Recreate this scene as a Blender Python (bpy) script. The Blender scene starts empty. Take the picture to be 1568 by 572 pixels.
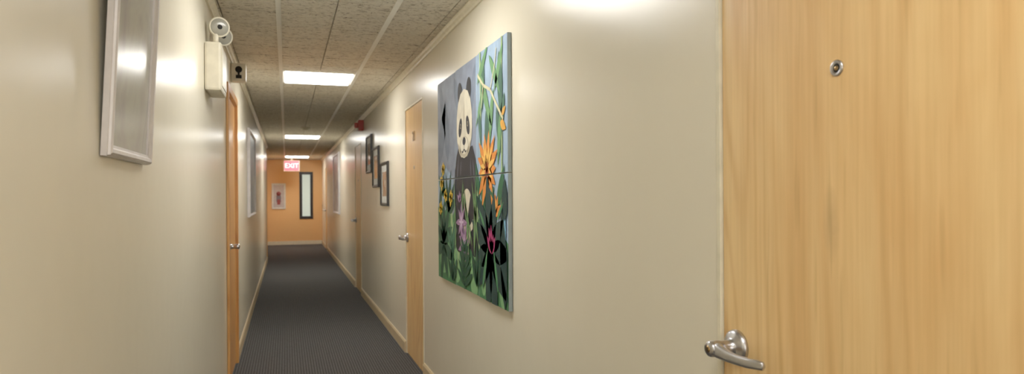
import bpy, bmesh, math, random
from mathutils import Vector, Matrix
random.seed(7)
S = bpy.context.scene
COL = S.collection

# ------------------------------------------------------------------ materials
def lin(r, g, b):
    def f(c):
        c /= 255.0
        return c/12.92 if c <= 0.04045 else ((c+0.055)/1.055)**2.4
    return (f(r), f(g), f(b), 1.0)

class M:
    def __init__(s, name):
        s.m = bpy.data.materials.new(name); s.m.use_nodes = True
        s.n = s.m.node_tree.nodes; s.l = s.m.node_tree.links
        s.b = s.n['Principled BSDF']
        s.tc = s.n.new('ShaderNodeTexCoord')
    def mapping(s, scale=(1,1,1), loc=(0,0,0)):
        k = s.n.new('ShaderNodeMapping'); k.inputs['Scale'].default_value = scale
        k.inputs['Location'].default_value = loc
        s.l.new(s.tc.outputs['Object'], k.inputs['Vector']); return k.outputs[0]
    def noise(s, vec, scale=5, detail=3, rough=0.5, dist=0.0):
        k = s.n.new('ShaderNodeTexNoise'); s.l.new(vec, k.inputs['Vector'])
        k.inputs['Scale'].default_value = scale; k.inputs['Detail'].default_value = detail
        k.inputs['Roughness'].default_value = rough; k.inputs['Distortion'].default_value = dist
        return k.outputs['Fac']
    def wave(s, vec, scale, dist=0, dscale=1, direction='X', detail=2):
        k = s.n.new('ShaderNodeTexWave'); s.l.new(vec, k.inputs['Vector'])
        k.bands_direction = direction
        k.inputs['Scale'].default_value = scale; k.inputs['Distortion'].default_value = dist
        k.inputs['Detail'].default_value = detail; k.inputs['Detail Scale'].default_value = dscale
        return k.outputs['Fac']
    def ramp(s, fac, stops):
        k = s.n.new('ShaderNodeValToRGB'); s.l.new(fac, k.inputs[0])
        e = k.color_ramp.elements
        while len(e) < len(stops): e.new(0.5)
        for i, (p, c) in enumerate(stops):
            e[i].position = p; e[i].color = c
        return k.outputs[0]
    def mix(s, fac, a, b, mode='MIX'):
        k = s.n.new('ShaderNodeMix'); k.data_type = 'RGBA'; k.blend_type = mode
        for sock, v in ((k.inputs[0], fac), (k.inputs[6], a), (k.inputs[7], b)):
            if hasattr(v, 'links'): s.l.new(v, sock)
            else: sock.default_value = v
        return k.outputs[2]
    def math(s, op, a, b):
        k = s.n.new('ShaderNodeMath'); k.operation = op
        for sock, v in ((k.inputs[0], a), (k.inputs[1], b)):
            if hasattr(v, 'links'): s.l.new(v, sock)
            else: sock.default_value = v
        return k.outputs[0]
    def color(s, c):
        if hasattr(c, 'links'): s.l.new(c, s.b.inputs['Base Color'])
        else: s.b.inputs['Base Color'].default_value = c
        return s
    def set(s, **kw):
        for k, v in kw.items():
            sock = s.b.inputs[k.replace('_', ' ')]
            if hasattr(v, 'links'): s.l.new(v, sock)
            else: sock.default_value = v
        return s
    def bump(s, h, strength=0.2, dist=0.01, prev=None):
        k = s.n.new('ShaderNodeBump'); s.l.new(h, k.inputs['Height'])
        k.inputs['Strength'].default_value = strength; k.inputs['Distance'].default_value = dist
        if prev is not None: s.l.new(prev, k.inputs['Normal'])
        s.l.new(k.outputs[0], s.b.inputs['Normal']); return k.outputs[0]

def wall_mat(name, c1, c2, rough=0.27, waviness=0.08):
    m = M(name)
    n = m.noise(m.mapping((1, 1, 0.7)), 1.6, 2)
    m.color(m.ramp(n, [(0.2, c1), (0.8, c2)]))
    m.set(Roughness=rough)
    m.bump(m.noise(m.mapping((1, 1, 1)), 14, 0), waviness, 0.007)
    return m.m
MAT_WALL = wall_mat('cream_gloss_paint', lin(227, 219, 198), lin(233, 226, 206))
MAT_ORANGE = wall_mat('orange_wall_paint', lin(238, 184, 120), lin(242, 191, 128), 0.45, 0.02)

def flat(name, c, rough=0.5, metallic=0.0, var=0.08, scale=20, **kw):
    m = M(name)
    n = m.noise(m.mapping(), scale, 3)
    d = tuple(x*(1-var) for x in c[:3])+(1,); u = tuple(min(1, x*(1+var)) for x in c[:3])+(1,)
    m.color(m.ramp(n, [(0.3, d), (0.7, u)]))
    m.set(Roughness=rough, Metallic=metallic, **kw)
    return m.m
MAT_TRIM = flat('cream_trim_paint', lin(230, 221, 195), 0.4)
MAT_BASE = flat('tan_baseboard_paint', lin(212, 190, 152), 0.4)
MAT_GRID = flat('ceiling_grid_metal', lin(248, 246, 238), 0.35, 0, .03)
MAT_BLACK = flat('black_frame_lacquer', lin(30, 28, 30), 0.35)
MAT_DARK = flat('dark_recess', lin(18, 16, 14), 0.8)
MAT_GAP = flat('tile_gap_board', lin(160, 150, 132), 0.9)  # tan backing board seen between the tiles
MAT_STEEL = flat('satin_nickel', lin(192, 192, 198), 0.28, 1.0, 0.05, 60)
MAT_BRASS = flat('aged_brass', lin(170, 140, 95), 0.3, 1.0)
MAT_PLASTIC = flat('ivory_plastic', lin(212, 204, 182), 0.4)
MAT_CLEAR = flat('lamp_lens_plastic', lin(150, 147, 136), 0.15)
MAT_RED = flat('red_alarm_plastic', lin(170, 40, 30), 0.35)
MAT_SILVER = flat('silver_wood_moulding', lin(218, 212, 212), 0.3, 0.1)
MAT_MAT = flat('white_mount_board', lin(225, 225, 220), 0.6)

def wood(name, a, b, c, rough=0.32, smudge=False):
    m = M(name)
    v = m.mapping((1, 1, 0.15))
    warp = m.noise(v, 2.4, 1.5, 0.45, 0.5)
    s = m.n.new('ShaderNodeMath'); s.operation = 'SINE'; m.l.new(m.math('MULTIPLY', warp, 120), s.inputs[0])
    rings = m.math('POWER', m.math('ADD', m.math('MULTIPLY', s.outputs[0], 0.5), 0.5), 3.0)
    fine = m.noise(m.mapping((1, 1, 0.03)), 110, 3, 0.6)
    fleck = m.noise(m.mapping((1, 1, 0.06)), 45, 2, 0.5)
    broad = m.noise(m.mapping((1, 1, 0.3)), 3.5, 4, 0.6, .4)
    base = m.ramp(broad, [(0.25, a), (0.5, b), (0.75, c)])
    patch = m.ramp(m.noise(m.mapping((1, 1, .4)), 2.5, 2), [(0.38, (0.2,)*3+(1,)), (0.62, (.7,)*3+(1,))])
    col = m.mix(m.math('MULTIPLY', rings, patch), base, (a[0]*.80, a[1]*.66, a[2]*.50, 1))
    col = m.mix(0.5, col, m.ramp(fine, [(0.3, (.80, .74, .66, 1)), (0.7, (1, 1, 1, 1))]), 'MULTIPLY')
    col = m.mix(0.5, col, m.ramp(fleck, [(0.28, (.74, .66, .55, 1)), (0.38, (1, 1, 1, 1))]), 'MULTIPLY')
    if smudge:
        k = m.n.new('ShaderNodeVectorMath'); k.operation = 'LENGTH'
        mp = m.mapping((0, 1/.030, 1/.11), (0, -.084/.030, -1.25/.11))
        m.l.new(mp, k.inputs[0])
        d = m.math('ADD', k.outputs['Value'], m.math('MULTIPLY', m.noise(m.mapping(), 25, 3), .6))
        col = m.mix(m.ramp(d, [(0.3, (.5,)*3+(1,)), (1.0, (0, 0, 0, 1))]), col, (a[0]*.55, a[1]*.55, a[2]*.6, 1))
    m.color(col); m.set(Roughness=rough)
    m.bump(fine, 0.04, 0.001)
    return m.m
MAT_DOOR = wood('maple_veneer', lin(232, 184, 118), lin(243, 203, 140), lin(250, 219, 162), .32, True)
MAT_DOOR2 = wood('oak_casing', lin(206, 144, 78), lin(222, 164, 96), lin(232, 182, 116))

# carpet
m = M('ribbed_grey_carpet')
rib = m.wave(m.mapping(), 14, 0.8, 4, 'Y'); rib2 = m.wave(m.mapping(), 16, 0.5, 4, 'X')
tex = m.math('MULTIPLY', rib, rib2)
c = m.ramp(tex, [(0.05, lin(42, 42, 44)), (0.6, lin(104, 104, 106))])
c = m.mix(0.6, c, m.ramp(m.noise(m.mapping(), 60, 3), [(0.3, (.45, .45, .45, 1)), (0.7, (1, 1, 1, 1))]), 'MULTIPLY')
m.color(c); m.set(Roughness=0.95)
m.bump(tex, 0.6, 0.006)
MAT_CARPET = m.m

# ceiling tile
m = M('fissured_ceiling_tile')
n1 = m.noise(m.mapping((1, 1.6, 1)), 34, 4, 0.65, 0.8)
n2 = m.noise(m.mapping(), 3, 2)
c = m.ramp(n1, [(0.35, lin(150, 138, 122)), (0.46, lin(220, 212, 196)), (0.7, lin(232, 226, 212))])
c = m.mix(0.2, c, m.ramp(n2, [(0.3, (.8, .78, .75, 1)), (0.7, (1, 1, 1, 1))]), 'MULTIPLY')
m.color(c); m.set(Roughness=0.9)
m.bump(n1, 0.5, 0.008)
MAT_TILE = m.m

def emit(name, c, s, base=(0.8, .8, .8, 1)):
    m = M(name); m.color(base)
    n = m.noise(m.mapping(), 80, 2)
    m.l.new(m.ramp(n, [(0.3, tuple(x*.96 for x in c[:3])+(1,)), (0.7, c)]), m.b.inputs['Emission Color'])
    m.set(Emission_Strength=s, Roughness=0.4); return m.m
MAT_LIGHT = emit('prismatic_diffuser', (1, 0.97, 0.895, 1), 13.0)
MAT_EXIT = emit('exit_sign_face', lin(245, 90, 110), 0.35, lin(215, 90, 105))
MAT_EXITL = emit('exit_sign_letters', lin(255, 225, 225), 0.8)
MAT_WIN = emit('frosted_daylight_glass', lin(225, 240, 225), 0.25, lin(200, 215, 205))
MAT_FILL = emit('fill_light_glazing', (1, .98, .95, 1), 3.0)  # emission of the added window behind the camera, brightens the near walls

# ------------------------------------------------------------------ geometry helpers
class Mesh:
    """collects boxes / tubes in world coordinates, becomes one object"""
    def __init__(s): s.bm = bmesh.new(); s.mats = []
    def mi(s, mat):
        if mat not in s.mats: s.mats.append(mat)
        return s.mats.index(mat)
    def box(s, x0, x1, y0, y1, z0, z1, mat, bev=0.0):
        b = bmesh.new(); bmesh.ops.create_cube(b, size=1.0)
        for v in b.verts:
            v.co = Vector(((x0+x1)/2+v.co.x*(x1-x0), (y0+y1)/2+v.co.y*(y1-y0), (z0+z1)/2+v.co.z*(z1-z0)))
        if bev > 0: bmesh.ops.bevel(b, geom=b.edges[:], offset=bev, segments=2, affect='EDGES', profile=0.6)
        s._add(b, mat, bev > 0)
    def _add(s, b, mat, smooth=False):
        i = s.mi(mat); mp = {}
        for v in b.verts: mp[v] = s.bm.verts.new(v.co)
        for f in b.faces:
            try:
                g = s.bm.faces.new([mp[v] for v in f.verts]); g.material_index = i; g.smooth = smooth and False
            except ValueError: pass
        b.free()
    def loft(s, rings, mat, smooth=True, cap=True):
        i = s.mi(mat)
        R = [[s.bm.verts.new(p) for p in r] for r in rings]
        n = len(R[0])
        for a, b in zip(R[:-1], R[1:]):
            for k in range(n):
                f = s.bm.faces.new((a[k], a[(k+1) % n], b[(k+1) % n], b[k])); f.material_index = i; f.smooth = smooth
        if cap:
            for r in (R[0], R[-1]):
                f = s.bm.faces.new(r); f.material_index = i
    def lathe(s, origin, axis, profile, mat, n=32):
        ax = Vector(axis).normalized(); o = Vector(origin)
        u = ax.orthogonal().normalized(); w = ax.cross(u)
        rings = [[o+ax*d+(u*math.cos(t*2*math.pi/n)+w*math.sin(t*2*math.pi/n))*max(r, 1e-5) for t in range(n)] for d, r in profile]
        s.loft(rings, mat)
    def tube(s, path, radii, up, mat, n=20, p=2.0):
        P = [Vector(q) for q in path]; up = Vector(up)
        rings = []
        def sp(v): return math.copysign(abs(v)**(2/p), v)
        for k, q in enumerate(P):
            t = (P[min(k+1, len(P)-1)]-P[max(k-1, 0)]).normalized()
            side = t.cross(up).normalized(); uu = side.cross(t).normalized()
            rs, ru = radii[k]
            rings.append([q+side*rs*sp(math.cos(a*2*math.pi/n))+uu*ru*sp(math.sin(a*2*math.pi/n)) for a in range(n)])
        s.loft(rings, mat)
    def poly(s, pts, mat):
        i = s.mi(mat)
        try:
            f = s.bm.faces.new([s.bm.verts.new(p) for p in pts]); f.material_index = i
        except ValueError: pass
    def done(s, name, origin=(0, 0, 0), parent=None, normals=True):
        if normals: bmesh.ops.recalc_face_normals(s.bm, faces=s.bm.faces[:])
        o = Vector(origin)
        for v in s.bm.verts: v.co -= o
        me = bpy.data.meshes.new(name); s.bm.to_mesh(me); s.bm.free()
        for mt in s.mats: me.materials.append(mt)
        ob = bpy.data.objects.new(name, me); COL.objects.link(ob)
        if parent is not None: ob.parent = parent
        else: ob.location = o
        return ob
def empty(name, loc):
    e = bpy.data.objects.new(name, None); e.empty_display_size = 0.1; COL.objects.link(e); e.location = loc; return e

# ------------------------------------------------------------------ room dimensions
XL, XR, XA = -0.380, 0.949, -0.50       # left wall, right wall, alcove wall at the far end
ZC = 2.336; Y0, Y1, YA = -4.2, 19.72, 14.8
ZD = 2.03                               # door opening height
R_DOORS = [(0.50, 1.352), (4.93, 5.70), (9.26, 10.08), (17.2, 18.0)]
L_DOORS = [(4.98, 5.80)]

def wall(name, xa, xb, ya, yb, doors, mat):
    w = Mesh(); y = ya
    for (a, b) in doors:
        w.box(xa, xb, y, a, 0, ZC, mat); w.box(xa, xb, a, b, ZD, ZC, mat); y = b
    w.box(xa, xb, y, yb, 0, ZC, mat)
    return w.done(name)
wall('wall_right', XR, XR+0.12, Y0, Y1, R_DOORS, MAT_WALL)
wall('wall_left', XL-0.12, XL, Y0, YA, L_DOORS, MAT_WALL)
wall('wall_left_alcove', XA-0.12, XA, YA, Y1, [], MAT_ORANGE)
# end wall with window opening
WX0, WX1, WZ0, WZ1 = 0.345, 0.705, 0.70, 2.00
w = Mesh()
w.box(XA-0.12, WX0, Y1, Y1+0.12, 0, ZC, MAT_ORANGE); w.box(WX1, XR+0.12, Y1, Y1+0.12, 0, ZC, MAT_ORANGE)
w.box(WX0, WX1, Y1, Y1+0.12, 0, WZ0, MAT_ORANGE); w.box(WX0, WX1, Y1, Y1+0.12, WZ1, ZC, MAT_ORANGE)
w.done('wall_end')
# back wall of the corridor with an added glowing window for fill light
BX0, BX1, BZ0, BZ1 = -.2, .77, .7, 2.15
w = Mesh()
w.box(XL-0.12, BX0, Y0-0.12, Y0, 0, ZC, MAT_WALL); w.box(BX1, XR+.12, Y0-0.12, Y0, 0, ZC, MAT_WALL)
w.box(BX0, BX1, Y0-0.12, Y0, 0, BZ0, MAT_WALL); w.box(BX0, BX1, Y0-0.12, Y0, BZ1, ZC, MAT_WALL); w.done('wall_back')
e = empty('added_fill_window', ((BX0+BX1)/2, Y0, 1.4))  # unseen window, added as a fill light
f = Mesh(); t = .05
for q in ((BX0, BX1, BZ0, BZ0+t), (BX0, BX1, BZ1-t, BZ1), (BX0, BX0+t, BZ0+t, BZ1-t), (BX1-t, BX1, BZ0+t, BZ1-t), (BX0+t, BX1-t, 1.40, 1.44)):
    f.box(q[0]+.001, q[1]-.001, Y0-.08, Y0-.02, q[2]+.001, q[3]-.001, MAT_TRIM, .003)
f.done('window_frame', e.location, e)
f = Mesh(); f.box(BX0+t, BX1-t, Y0-.06, Y0-.05, BZ0+t, 1.40, MAT_FILL); f.box(BX0+t, BX1-t, Y0-.06, Y0-.05, 1.44, BZ1-t, MAT_FILL); f.done('pane', e.location, e)  # glowing panes, the fill source itself

w = Mesh(); w.box(XA-0.12, XR+0.12, Y0-0.12, Y1+0.12, -0.06, 0, MAT_CARPET); w.done('floor')

# ceiling : slab + tiles + T grid
LIGHTS_Y = [-3.28, -0.23, 2.82, 5.87, 11.97, 18.07]
LX0, LX1 = -0.035, 0.575
c = Mesh()
c.box(XA-0.12, XR+0.12, Y0-0.12, Y1+0.12, ZC+0.016, ZC+0.08, MAT_GAP)
xs = [XL, -0.340, LX0, 0.270, LX1, 0.880, XR]
y = 5.87-0.305*33
ys = []
while y < Y1: ys.append(y); y += 0.305
g = 0.006
for yy in ys:
    a, b = max(yy, Y0), min(yy+0.305, Y1)
    if b-a < 0.03: continue
    xx = list(xs)
    if yy >= YA-0.1: xx = [XA]+xs[1:]
    for x0, x1 in zip(xx[:-1], xx[1:]):
        if x0 >= LX0-.01 and x1 <= LX1+.01 and any(l-.01 <= yy < l+.6 for l in LIGHTS_Y): continue
        c.box(x0+g*.4, x1-g*.4, a+g, b-g, ZC+0.0, ZC+0.018, MAT_TILE, 0.006 if (x1-x0) > 0.08 else 0.002)
for xg in (LX0, LX1):
    c.box(xg-0.014, xg+0.014, Y0, Y1, ZC-0.006, ZC+0.017, MAT_GRID)
c.done('ceiling')

for l in LIGHTS_Y:
    e = empty('ceiling_light', ((LX0+LX1)/2, l+0.305, ZC))
    f = Mesh()
    x0, x1, ya, yb = LX0+.015, LX1-.015, l+.008, l+.602
    t = 0.018
    for q in ((x0, x1, ya, ya+t), (x0, x1, yb-t, yb), (x0, x0+t, ya+t, yb-t), (x1-t, x1, ya+t, yb-t)):
        f.box(q[0], q[1], q[2], q[3], ZC-0.002, ZC+0.012, MAT_GRID, 0.001)
    f.done('frame', e.location, e)
    f = Mesh(); f.box(x0+t, x1-t, ya+t, yb-t, ZC-0.008, ZC+0.010, MAT_LIGHT); f.done('diffuser', e.location, e)

# crown moulding and baseboards
def strip(name, side, xw, ya, yb, z0, z1, d, mat, prof='base'):
    w = Mesh(); s = side
    if prof == 'base': P = [(0, z0), (d, z0), (d, z1-0.015), (d*.45, z1), (0, z1)]
    else: P = [(0, z0), (d*.35, z0), (d*.45, z0+.012), (d*.8, z0+.022), (d, z1-.008), (d, z1), (0, z1)]
    r = [[Vector((xw+s*p, yy, z)) for p, z in P] for yy in (ya, yb)]
    w.loft(r, mat, smooth=False); return w.done(name)
for name, side, xw, segs in (('baseboard_right', -1, XR, [(Y0, .49), (1.362, 4.92), (5.71, 9.25), (10.09, 17.19), (18.01, Y1)]),
                             ('baseboard_left', 1, XL, [(Y0, 4.92), (5.86, YA)])):
    for a, b in segs: strip(name, side, xw, a, b, 0, 0.095, 0.013, MAT_BASE)
strip('baseboard_left', 1, XA, YA, Y1-.014, 0, 0.095, 0.013, MAT_BASE)
w = Mesh(); w.box(XA, XR-.014, Y1-0.013, Y1, 0, 0.10, MAT_TRIM, .003); w.done('baseboard_end')
strip('trim_1', -1, XR, Y0, Y1, ZC-0.045, ZC-.001, 0.03, MAT_TRIM, 'crown')
strip('trim_2', 1, XL, Y0, YA, ZC-0.045, ZC-.001, 0.03, MAT_TRIM, 'crown')
strip('trim_3', 1, XA, YA, Y1, ZC-0.045, ZC-.001, 0.03, MAT_TRIM, 'crown')
w = Mesh(); w.box(XL-.12, XL+.012, YA+.001, YA+.06, 0, 2.1, MAT_DOOR2, .003); w.done('trim_4')

# ------------------------------------------------------------------ doors
def lever(parent, xw, s, y, z, arm, sc=1.0):
    h = Mesh()
    h.lathe((xw, y, z), (s, 0, 0), [(0, .037), (.004, .038), (.009, .037), (.014, .032), (.018, .022), (.020, .018), (.034, .0155), (.046, .0155), (.048, .0172), (.066, .0182), (.073, .0172), (.077, .014), (.0775, .0)], MAT_STEEL, 40)
    P = []; Rr = []
    for t, dx, dz, rs, ru in ((0, .060, 0, .012, .0165), (.018, .061, -.002, .0115, .0160), (.038, .061, -.005, .0095, .0135), (.060, .060, -.007, .0082, .0115), (.085, .058, -.008, .0074, .0105), (.110, .055, -.008, .0070, .0102), (.132, .051, -.006, .0066, .0100), (.144, .048, -.006, .0058, .0088), (.147, .047, -.006, .0035, .0055)):
        P.append((xw+s*dx, y+arm*t, z+dz)); Rr.append((rs, ru))
    h.tube(P, Rr, (0, 0, 1), MAT_STEEL, 24, 2.8)
    h.done('lever_handle', parent.location, parent)
    h = Mesh()
    h.lathe((xw+s*.0772, y, z), (s, 0, 0), [(0, .0075), (.001, .0075), (.0012, .0)], MAT_BRASS, 20)
    h.box(min(xw+s*.0782, xw+s*.0788), max(xw+s*.0782, xw+s*.0788), y-.0009, y+.0009, z-.0045, z+.0045, MAT_DARK)
    h.done('keyhole', parent.location, parent)

def door(name, side, xw, ya, yb, handle_y, arm, peep=None, casing=False, mat=MAT_DOOR, number=False):
    s = side; e = empty(name, (xw, (ya+yb)/2, 0))
    j = Mesh(); t = 0.014
    def bx(dx0, dx1, *r, **k):
        a, b = sorted((xw+s*dx0, xw+s*dx1)); j.box(a, b, *r, **k)
    fm = MAT_DOOR2 if casing else MAT_TRIM
    bx(-.10, .004, ya, ya+t, 0, ZD, fm, bev=.002); bx(-.10, .004, yb-t, yb, 0, ZD, fm, bev=.002)
    bx(-.10, .004, ya+t, yb-t, ZD-t, ZD, fm, bev=.002)
    if casing:
        bx(.001, .018, ya-.05, ya+.006, 0, ZD+.05, fm, bev=.003); bx(.001, .018, yb-.006, yb+.05, 0, ZD+.05, fm, bev=.003)
        bx(.001, .018, ya+.006, yb-.006, ZD-.006, ZD+.05, fm, bev=.003)
    j.done('door_frame', e.location, e)
    j = Mesh(); a, b = sorted((xw-s*.048, xw-s*.003))
    j.box(a, b, ya+t+.003, yb-t-.003, .008, ZD-t-.003, mat, .0015); j.done('leaf', e.location, e)
    j = Mesh(); a, b = sorted((xw-s*.10, xw-s*.06)); j.box(a, b, ya+t, yb-t, 0, ZD-t, MAT_DARK); j.done('dark_backing', e.location, e)  # near-black sheet filling the opening behind the leaf
    xf = xw-s*.003
    lever(e, xf, s, handle_y, .967, arm)
    if peep:
        py, pz = peep; j = Mesh()
        j.lathe((xf, py, pz), (s, 0, 0), [(0, .0150), (.002, .0150), (.0035, .0135), (.0038, .0105), (.002, .009), (.0015, 0)], MAT_STEEL, 32)
        j.lathe((xf+s*.0016, py, pz), (s, 0, 0), [(0, .0088), (.0006, .008), (.0008, 0)], MAT_DARK, 24)
        j.lathe((xf+s*.0024, py, pz), (s, 0, 0), [(0, .0050), (.0008, .004), (.001, 0)], MAT_BRASS, 24)
        j.done('peephole', e.location, e)
    if number:
        cu = bpy.data.curves.new('num', 'FONT'); cu.body = '21'; cu.size = .11; cu.extrude = .002; cu.align_x = 'CENTER'
        to = bpy.data.objects.new('tmp', cu); COL.objects.link(to); bpy.context.view_layer.update()
        me = bpy.data.meshes.new_from_object(to.evaluated_get(bpy.context.evaluated_depsgraph_get()))
        bpy.data.objects.remove(to)
        me.materials.clear(); me.materials.append(MAT_BRASS)
        o = bpy.data.objects.new('door_number', me); COL.objects.link(o); o.parent = e
        o.rotation_euler = (math.radians(90), 0, math.radians(-90 if s < 0 else 90))
        o.location = (-s*.003+s*.002, 0, 1.74)
    return e
door('door_1', -1, XR, *R_DOORS[0], 1.285, -1, peep=(.992, 1.533))
door('door_2', -1, XR, *R_DOORS[1], 5.62, -1, peep=(5.31, 1.53), number=True)
door('door_3', -1, XR, *R_DOORS[2], 9.99, -1, peep=(9.67, 1.53))
door('door_4', -1, XR, *R_DOORS[3], 17.92, -1)
door('door_5', 1, XL, *L_DOORS[0], 5.06, 1, casing=True, mat=MAT_DOOR2)

# ------------------------------------------------------------------ framed pictures
def art(name, c1, c2, c3, scale=4, rough=.08):
    m = M(name); n = m.noise(m.mapping(), scale, 4, .6, .6)
    m.color(m.ramp(n, [(0.35, c1), (0.5, c2), (0.65, c3)])); m.set(Roughness=rough); return m.m
ART1 = art('glazed_faded_print', lin(160, 154, 156), lin(180, 178, 168), lin(150, 146, 152), 3, .22)
ART2 = art('glazed_photo_grey', lin(70, 70, 76), lin(140, 138, 138), lin(205, 202, 196), 9)
ART3 = art('glazed_blue_print', lin(120, 138, 168), lin(150, 166, 190), lin(180, 190, 204), 3, .4)
ART4 = art('noticeboard_papers', lin(150, 135, 150), lin(186, 176, 182), lin(214, 210, 206), 5, .4)

def frame(name, side, xw, ya, yb, z0, z1, depth, border, fmat, amat, matw=0.0, lean=0.0):
    s = side; e = empty(name, (xw+s*.002, (ya+yb)/2, z0)); f = Mesh()
    X = e.location.x
    prof = [(0, 0), (0, depth*.55), (border*.08, depth*.62), (border*.12, depth*.85), (border*.3, depth), (border*.6, depth*.95), (border*.75, depth*.68), (border, depth*.6), (border, 0)]
    corners = [(ya, z0, 1, 1), (yb, z0, -1, 1), (yb, z1, -1, -1), (ya, z1, 1, -1)]
    rings = [[Vector((X+s*d, cy+sy*w, cz+sz*w)) for w, d in prof] for cy, cz, sy, sz in corners]
    i = f.mi(fmat); V = [[f.bm.verts.new(p) for p in r] for r in rings]
    for q in range(4):
        A, B = V[q], V[(q+1) % 4]
        for h in range(len(prof)-1):
            g_ = f.bm.faces.new((A[h], A[h+1], B[h+1], B[h])); g_.material_index = i
    f.done('moulding', e.location, e)
    f = Mesh()
    b = border*.9
    a_, b_ = sorted((X+s*.001, X+s*depth*.4))
    if matw > 0:
        f.box(a_, b_, ya+b, yb-b, z0+b, z1-b, MAT_MAT); f.done('mount', e.location, e); f = Mesh()
        a_, b_ = sorted((X+s*depth*.4, X+s*(depth*.4+.001)))
        f.box(a_, b_, ya+b+matw, yb-b-matw, z0+b+matw, z1-b-matw, amat)
    else:
        f.box(a_, b_, ya+b, yb-b, z0+b, z1-b, amat)
    f.done('print', e.location, e)
    e.rotation_euler = (0, math.radians(lean), 0)
    return e
frame('picture_frame', 1, XL, 1.665, 2.135, 1.397, 2.12, .022, .026, MAT_SILVER, ART1, 0, 2.8)
frame('picture_frame', 1, XL, 7.5, 8.9, 1.10, 2.02, .03, .03, MAT_SILVER, ART3, 0)
frame('picture_frame', -1, XR, 6.65, 7.15, 1.21, 1.65, .025, .03, MAT_BLACK, ART2, .07)
frame('picture_frame', -1, XR, 7.34, 7.84, 1.405, 1.85, .025, .03, MAT_BLACK, ART2, .07)
frame('picture_frame', -1, XR, 7.98, 8.48, 1.585, 2.03, .025, .03, MAT_BLACK, ART2, .07)
frame('notice_board', -1, XR, 13.0, 14.6, .98, 2.14, .03, .035, MAT_SILVER, ART4, 0)

# ------------------------------------------------------------------ panda painting (six canvases)
PX = XR-.002; PD = .018; W, H = 1.46, 1.235; PYL = 4.32; PZ = .79
pe = empty('panda_painting', (PX, PYL-W/2, PZ))
cw, ch = W/3, H/2; gp = .0022
panels = []
jit = [(-.004, .0), (.0, .003), (.003, .002), (.0, -.003), (.002, 0), (-.002, .003)]
canvas_edge = flat('painted_canvas_edge', lin(150, 165, 170), .6)
for r in range(2):
    for q in range(3):
        panels.append((q*cw+gp, (q+1)*cw-gp, r*ch+gp+(0 if r else jit[q][1]), (r+1)*ch-gp+(jit[q+3][1] if r else 0)))
for i, (a0, a1, b0, b1) in enumerate(panels):
    f = Mesh(); f.box(PX-PD, PX, PYL-a1, PYL-a0, PZ+b0, PZ+b1, canvas_edge, .002); f.done('canvas_%d' % (i+1), pe.location, pe)

def clip(poly, rect):
    a0, a1, b0, b1 = rect
    def cut(P, ins, inter):
        out = []
        for i in range(len(P)):
            p, q = P[i-1], P[i]
            if ins(q):
                if not ins(p): out.append(inter(p, q))
                out.append(q)
            elif ins(p): out.append(inter(p, q))
        return out
    def ix(v): return lambda p, q: (v, p[1]+(q[1]-p[1])*(v-p[0])/(q[0]-p[0]))
    def iy(v): return lambda p, q: (p[0]+(q[0]-p[0])*(v-p[1])/(q[1]-p[1]), v)
    for ins, it in ((lambda p: p[0] >= a0, ix(a0)), (lambda p: p[0] <= a1, ix(a1)), (lambda p: p[1] >= b0, iy(b0)), (lambda p: p[1] <= b1, iy(b1))):
        poly = cut(poly, ins, it)
        if len(poly) < 3: return []
    return poly
layer = [0]
def paint(name, rgb, polys, rough=.6):
    mat = flat('paint_'+name, lin(*rgb), rough, 0, .14, 14, Specular_IOR_Level=.3)
    layer[0] += 1
    x = PX-PD-.0002-.00018*layer[0]
    f = Mesh(); n = 0
    for P in polys:
        for r in panels:
            c_ = clip(P, (r[0]+.0015, r[1]-.0015, r[2]+.0015, r[3]-.0015))
            if len(c_) >= 3:
                f.poly([(x, PYL-a, PZ+b) for a, b in c_], mat); n += 1
    if n: f.done(name, pe.location, pe, normals=False)
def ell(cx, cy, rx, ry, rot=0, n=28, p=2.0):
    out = []; c_, s_ = math.cos(math.radians(rot)), math.sin(math.radians(rot))
    for i in range(n):
        t = 2*math.pi*i/n; u, v = math.cos(t), math.sin(t)
        u = math.copysign(abs(u)**(2/p), u)*rx; v = math.copysign(abs(v)**(2/p), v)*ry
        out.append((cx+u*c_-v*s_, cy+u*s_+v*c_))
    return out
def leaf(x, y, L, w, ang, bend=0.0, n=9):
    a = math.radians(ang); d = (math.cos(a), math.sin(a)); nr = (-d[1], d[0])
    up, dn = [], []
    for i in range(n+1):
        t = i/n; ww = w*math.sin(math.pi*t**.8)*.5; off = bend*L*t*t
        cx, cy = x+d[0]*L*t+nr[0]*off, y+d[1]*L*t+nr[1]*off
        up.append((cx+nr[0]*ww, cy+nr[1]*ww)); dn.append((cx-nr[0]*ww, cy-nr[1]*ww))
    return up+dn[::-1][1:-1]
def star(x, y, L, w, angs, jitter=.2, bend=.1):
    return [leaf(x, y, L*(1+random.uniform(-jitter, jitter)), w, a, random.uniform(-bend, bend)) for a in angs]
def line(pts, w):
    out = []
    for p, q in zip(pts[:-1], pts[1:]):
        dx, dy = q[0]-p[0], q[1]-p[1]; L = math.hypot(dx, dy); nx, ny = -dy/L*w/2, dx/L*w/2
        out.append([(p[0]+nx, p[1]+ny), (q[0]+nx, q[1]+ny), (q[0]-nx, q[1]-ny), (p[0]-nx, p[1]-ny)])
    return out

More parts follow.
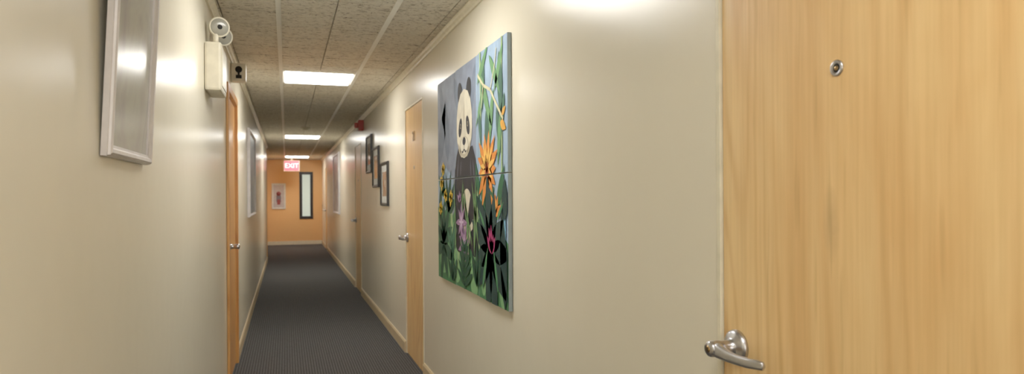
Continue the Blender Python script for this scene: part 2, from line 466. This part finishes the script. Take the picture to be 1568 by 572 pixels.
paint('sky_grey', (132, 142, 162), [[(0, 0), (.95, 0), (.95, H), (0, H)]])
paint('sky_blue', (148, 172, 198), [[(.93, 0), (W, 0), (W, H), (.93, H)], [(.0, .3), (.35, .3), (.42, .62), (.2, .7), (0, .6)]])
paint('shadow_leaves', (112, 124, 144), [leaf(.02, .7, .45, .16, 62), leaf(.28, .72, .4, .14, 95, .1), leaf(.45, 1.2, .3, .1, -60), leaf(.1, 1.2, .35, .1, -75, .1), leaf(.92, 1.2, .3, .08, -110)])
paint('meadow', (64, 118, 76), [[(0, 0), (W, 0), (W, .30), (1.3, .38), (1.2, .33), (1.05, .42), (.95, .38), (.8, .34), (.6, .38), (.5, .46), (.4, .40), (.3, .46), (.18, .42), (.1, .48), (0, .44)]])
paint('meadow_light', (122, 172, 118), [ell(.16, .12, .10, .08), ell(.5, .12, .10, .10), ell(.88, .1, .08, .12), ell(1.06, .16, .06, .14), ell(1.38, .10, .06, .10), leaf(.3, .02, .4, .10, 80), ell(.45, .3, .05, .07)])
paint('stems_light', (150, 180, 130), [leaf(.08, .2, .3, .04, 85, .1), leaf(.4, .25, .35, .05, 100), leaf(.52, .1, .35, .04, 75), leaf(.98, .2, .35, .04, 95)])
paint('leaves_left', (30, 72, 56), star(.16, .22, .28, .085, (30, 60, 88, 115, 150, 200, 250, 300, 340)) + star(.30, .42, .22, .07, (50, 80, 110, 140, 20)) + [leaf(.05, .35, .3, .08, 80), leaf(.36, .1, .32, .09, 70)])
paint('leaves_left_mid', (56, 108, 84), star(.12, .52, .16, .05, (60, 90, 130, 20)) + star(.38, .2, .18, .05, (60, 100, 140)) + [leaf(.2, .45, .2, .05, 100)])
paint('panda_body', (34, 34, 42), [[(.455, .58), (.47, .66), (.51, .74), (.56, .79), (.66, .77), (.78, .77), (.86, .78), (.92, .71), (.96, .62), (.98, .50), (.96, .36), (.9, .26), (.76, .22), (.58, .24), (.49, .34), (.47, .46)]])
paint('panda_fur_sheen', (84, 84, 98), [leaf(.52, .60, .15, .02, 75), leaf(.90, .58, .14, .02, 105), leaf(.60, .62, .1, .015, 80), leaf(.83, .6, .12, .015, 95)])
paint('panda_belly', (214, 205, 182), [ell(.74, .40, .125, .155)])
paint('panda_arms', (30, 30, 38), [leaf(.50, .60, .32, .13, -55, .15), leaf(.95, .60, .34, .13, -120, -.15), ell(.57, .27, .09, .07, 20), ell(.88, .27, .085, .07, -20)])
paint('panda_ears', (26, 26, 32), [ell(.60, 1.08, .050, .070, 15), ell(.785, 1.08, .050, .070, -15)])
paint('panda_head', (222, 214, 192), [[(.52, .88), (.525, .96), (.555, 1.03), (.61, 1.08), (.69, 1.10), (.77, 1.08), (.825, 1.03), (.855, .96), (.86, .88), (.845, .82), (.80, .765), (.75, .732), (.69, .722), (.63, .732), (.58, .765), (.535, .82)]])
paint('panda_face_shade', (194, 184, 162), [ell(.69, .785, .10, .058), leaf(.55, .81, .12, .03, -45), leaf(.83, .81, .12, .03, -135), leaf(.69, .88, .16, .04, 90)])
paint('panda_muzzle', (226, 219, 200), [ell(.69, .79, .080, .046)])
paint('panda_eye_patches', (36, 36, 44), [ell(.607, .895, .035, .056, -28), ell(.773, .895, .035, .056, 28), ell(.69, .815, .036, .022), *line([(.69, .80), (.69, .772)], .008), *line([(.64, .762), (.66, .754), (.69, .772), (.72, .754), (.74, .762)], .010)])
paint('panda_eyes', (150, 140, 124), [ell(.613, .902, .013, .015), ell(.767, .902, .013, .015)])
paint('panda_pupils', (12, 12, 14), [ell(.613, .902, .007, .009), ell(.767, .902, .007, .009)])
paint('bamboo_canes', (146, 172, 122), line([(1.03, .55), (1.02, .80), (1.03, 1.0), (1.02, H)], .024) + line([(1.37, .45), (1.38, .75), (1.37, 1.0), (1.385, H)], .020) + line([(.955, .3), (.96, .6)], .02))
paint('bamboo_back', (62, 98, 82), [leaf(1.34, 1.18, .34, .08, -85), leaf(1.42, .98, .3, .06, -110), leaf(1.16, .98, .28, .07, -100), leaf(1.30, .93, .24, .06, -75), leaf(1.08, 1.2, .28, .06, -95), leaf(1.0, .95, .2, .05, -80)])
paint('bamboo_leaves', (98, 142, 96), [leaf(.96, 1.08, .28, .05, 35, .1), leaf(1.04, 1.12, .34, .06, -62, .1), leaf(1.18, 1.19, .28, .05, -50), leaf(1.25, 1.02, .30, .055, -110, .1), leaf(1.40, 1.2, .25, .05, -125), leaf(1.36, .90, .26, .05, -100), leaf(1.1, 1.06, .26, .045, -130)])
paint('bamboo_stalk', (206, 200, 160), line([(.97, 1.13), (1.08, 1.06), (1.20, 1.02), (1.31, .93), (1.40, .86)], .016) + line([(1.20, 1.02), (1.27, 1.12), (1.30, 1.2)], .010) + line([(1.08, 1.06), (1.04, .95)], .009))
paint('bamboo_bud', (222, 160, 62), [leaf(1.36, .85, .09, .045, -25), leaf(1.38, .88, .07, .03, 30)])
paint('leaves_right_back', (44, 92, 62), star(1.12, .42, .22, .07, (10, 45, 80, 120, 160, 200, 240)) + [leaf(1.3, .45, .24, .07, 60), leaf(1.0, .5, .2, .06, 110)])
paint('orange_flower', (214, 128, 54), star(1.14, .64, .18, .055, (0, 26, 52, 78, 104, 130, 156, 182, 214, 246, 278, 310, 336)) + star(1.27, .42, .13, .04, (60, 90, 120, 30)))
paint('orange_flower_light', (236, 178, 84), star(1.14, .65, .13, .03, (12, 44, 70, 96, 120, 146, 172, 200, 330)) + star(1.27, .43, .08, .02, (75, 100)))
paint('orange_flower_core', (156, 70, 44), [ell(1.14, .63, .035, .028)] + star(1.14, .62, .07, .014, (60, 90, 120)))
paint('yellow_flowers', (232, 192, 60), [p for cx, cy in ((.166, .68), (.237, .52), (.373, .505), (.10, .44), (.13, .60)) for p in star(cx, cy, .05, .035, (20, 80, 140, 200, 260, 320))])
paint('blue_window', (128, 186, 222), [ell(1.40, .36, .035, .09, 0, 20, 3)])
paint('leaves_right_dark', (24, 54, 54), star(1.20, .25, .32, .115, (5, 40, 75, 100, 128, 160, 195, 225, 255, 285, 318)) + [leaf(1.42, .0, .5, .10, 95), leaf(1.42, .4, .2, .09, 90)])
paint('leaves_right_lit', (70, 126, 84), [leaf(1.05, .05, .24, .035, 65), leaf(1.32, .06, .22, .03, 110), leaf(1.10, .36, .14, .025, 140), leaf(1.30, .40, .14, .025, 40)])
paint('magenta_flower', (158, 44, 98), star(1.215, .24, .12, .04, (70, 90, 110, 50, 130)))
paint('grass_blades', (96, 132, 84), [leaf(.60, .2, .42, .035, 75, .1), leaf(.80, .15, .45, .035, 100, .1), leaf(.9, .2, .42, .04, 85), leaf(.5, .2, .42, .03, 95), leaf(.86, .25, .38, .03, 120, .1), leaf(.98, .26, .36, .03, 110)])
paint('purple_flowers', (150, 116, 154), star(.63, .37, .11, .035, range(0, 360, 45)) + star(.69, .25, .12, .035, range(20, 380, 45)) + star(.60, .48, .07, .03, (60, 100, 140)))
paint('purple_flower_light', (196, 172, 200), star(.63, .37, .06, .015, range(0, 360, 60)) + star(.69, .25, .07, .015, range(20, 380, 60)))
paint('fern', (26, 68, 50), [l for k_ in range(5) for l in (leaf(.70, .03+.045*k_, .19-.02*k_, .042, 25+6*k_), leaf(.70, .03+.045*k_, .19-.02*k_, .042, 155-6*k_))] + line([(.70, 0), (.70, .27)], .015) + star(.95, .05, .2, .06, (60, 90, 120)) + star(.42, .02, .18, .06, (50, 90, 130)))

# ------------------------------------------------------------------ emergency light (left wall)
e = empty('emergency_light', (XL, 3.80, 1.95))
f = Mesh()
f.box(XL+.001, XL+.078, 3.66, 3.96, 1.835, 2.075, MAT_PLASTIC, .012)
f.box(XL+.077, XL+.082, 3.69, 3.93, 1.86, 2.05, MAT_PLASTIC, .002)
f.done('housing', e.location, e)
f = Mesh()
for yy in (3.71, 3.92):
    f.lathe((XL+.05, yy, 2.070), (0, 0, 1), [(0, .014), (.03, .013), (.05, .014), (.06, .006)], MAT_PLASTIC, 20)
    ax = Vector((.35, -1, -.12)).normalized()
    f.lathe(Vector((XL+.058, yy+.02, 2.16)), ax, [(-.035, .012), (-.030, .028), (-.01, .044), (.02, .050), (.03, .050), (.031, .045)], MAT_PLASTIC, 32)
    f.lathe(Vector((XL+.058, yy+.02, 2.16))+ax*.0285, ax, [(0, .045), (.005, .040), (.009, .022), (.010, .0)], MAT_CLEAR, 32)
    f.lathe(Vector((XL+.058, yy+.02, 2.16))+ax*.0385, ax, [(0, .012), (.002, .009), (.0025, 0)], MAT_DARK, 20)
f.done('lamp_heads', e.location, e)

# alarm horn above left door
e = empty('fire_alarm_horn', (XL, 5.40, 2.22))
f = Mesh()
f.box(XL+.001, XL+.105, 5.37, 5.47, 2.155, 2.285, MAT_PLASTIC, .008); f.done('housing', e.location, e)
f = Mesh()
f.lathe((XL+.055, 5.371, 2.24), (0, -1, 0), [(0, .024), (.006, .024), (.007, .018), (.002, .0)], MAT_DARK, 24)
f.box(XL+.035, XL+.075, 5.366, 5.372, 2.175, 2.20, MAT_DARK, .001)
f.box(XL+.048, XL+.062, 5.365, 5.372, 2.20, 2.22, MAT_DARK, .001)
f.done('sounder_grille', e.location, e)

# red strobe on right wall
e = empty('fire_alarm_strobe', (XR, 8.95, 2.22))
f = Mesh()
f.box(XR-.07, XR-.001, 8.88, 9.02, 2.15, 2.285, MAT_RED, .01); f.done('housing', e.location, e)
f = Mesh(); f.box(XR-.118, XR-.071, 8.90, 9.0, 2.185, 2.25, MAT_RED, .012)
f.box(XR-.122, XR-.117, 8.915, 8.985, 2.20, 2.235, MAT_PLASTIC, .002)
f.box(XR-.09, XR-.071, 8.90, 9.0, 2.155, 2.18, MAT_PLASTIC, .002); f.done('strobe_lens', e.location, e)

# smoke detector on ceiling
f = Mesh()
f.lathe((.277, 10.6, ZC-.001), (0, 0, -1), [(0, .070), (.010, .072), (.016, .066), (.020, .050), (.034, .046), (.040, .036), (.042, .0)], MAT_PLASTIC, 36)
f.done('smoke_detector', (.277, 10.6, ZC))

# exit sign
e = empty('exit_sign', (.14, 18.9, 2.12))
f = Mesh()
f.box(-.06, .34, 18.92, 18.97, 1.985, 2.27, MAT_PLASTIC, .008)
f.box(.11, .17, 18.93, 18.96, 2.27, ZC-.004, MAT_PLASTIC, .002); f.done('housing', e.location, e)
f = Mesh(); f.box(-.045, .325, 18.913, 18.921, 2.0, 2.255, MAT_EXIT, .002); f.done('face', e.location, e)
cu = bpy.data.curves.new('t', 'FONT'); cu.body = 'EXIT'; cu.size = .17; cu.extrude = .002; cu.align_x = 'CENTER'; cu.align_y = 'CENTER'
to = bpy.data.objects.new('tmp', cu); COL.objects.link(to); bpy.context.view_layer.update()
me = bpy.data.meshes.new_from_object(to.evaluated_get(bpy.context.evaluated_depsgraph_get())); bpy.data.objects.remove(to)
me.materials.clear(); me.materials.append(MAT_EXITL)
o = bpy.data.objects.new('letters', me); COL.objects.link(o); o.parent = e; o.rotation_euler = (math.radians(90), 0, 0); o.location = (0, 18.910-18.9, .007)

# end wall framed print
e = empty('poster_frame', (-.195, Y1, 1.33))
f = Mesh(); x0, x1, z0, z1 = -.375, -.015, .98, 1.68
for q in ((x0, x1, z0, z0+.045), (x0, x1, z1-.045, z1), (x0, x0+.045, z0+.045, z1-.045), (x1-.045, x1, z0+.045, z1-.045)):
    f.box(q[0], q[1], Y1-.03, Y1-.001, q[2], q[3], MAT_MAT, .003)
f.done('moulding', e.location, e)
f = Mesh(); f.box(x0+.045, x1-.045, Y1-.015, Y1-.001, z0+.045, z1-.045, flat('poster_paper', lin(200, 190, 190), .4)); f.done('print', e.location, e)
f = Mesh(); RP = flat('poster_red', lin(150, 70, 70), .4); RG = flat('poster_grey', lin(120, 110, 120), .4)
f.lathe((-.195, Y1-.017, 1.40), (0, -1, 0), [(0, .06), (.001, .06), (.0012, 0)], RP, 24)
f.box(-.255, -.135, Y1-.018, Y1-.0155, 1.16, 1.35, RG); f.box(-.235, -.155, Y1-.019, Y1-.0182, 1.10, 1.24, RP); f.done('printed_figure', e.location, e)

# narrow window
e = empty('window_1', ((WX0+WX1)/2, Y1, (WZ0+WZ1)/2))
f = Mesh(); t = .075
for q in ((WX0, WX1, WZ0, WZ0+t), (WX0, WX1, WZ1-t, WZ1), (WX0, WX0+t, WZ0+t, WZ1-t), (WX1-t, WX1, WZ0+t, WZ1-t)):
    f.box(q[0]+.001, q[1]-.001, Y1-.02, Y1+.10, q[2]+.001, q[3]-.001, MAT_BLACK, .003)
f.done('window_frame', e.location, e)
f = Mesh(); f.box(WX0+t, WX1-t, Y1+.03, Y1+.04, WZ0+t, WZ1-t, MAT_WIN); f.done('pane', e.location, e)

# ------------------------------------------------------------------ world and camera
wd = bpy.data.worlds.new('world'); S.world = wd; wd.use_nodes = True
wd.node_tree.nodes['Background'].inputs[0].default_value = (.8, .85, 1, 1)
wd.node_tree.nodes['Background'].inputs[1].default_value = 0.3

cam = bpy.data.cameras.new('camera'); co = bpy.data.objects.new('camera', cam); COL.objects.link(co); S.camera = co
cam.sensor_width = 36; cam.lens = 24.0; cam.clip_start = .02
cam.shift_y = 0.0085
cam.dof.use_dof = True; cam.dof.focus_distance = 2.4; cam.dof.aperture_fstop = 4.0
R = Matrix.Rotation(math.radians(-18.3), 4, 'Z') @ Matrix.Rotation(math.radians(90), 4, 'X') @ Matrix.Rotation(math.radians(-0.35), 4, 'Z')
co.matrix_world = Matrix.Translation((0, 0, 1.305)) @ R
S.view_settings.view_transform = 'Standard'
S.view_settings.exposure = 0.48
S.view_settings.gamma = 1.2
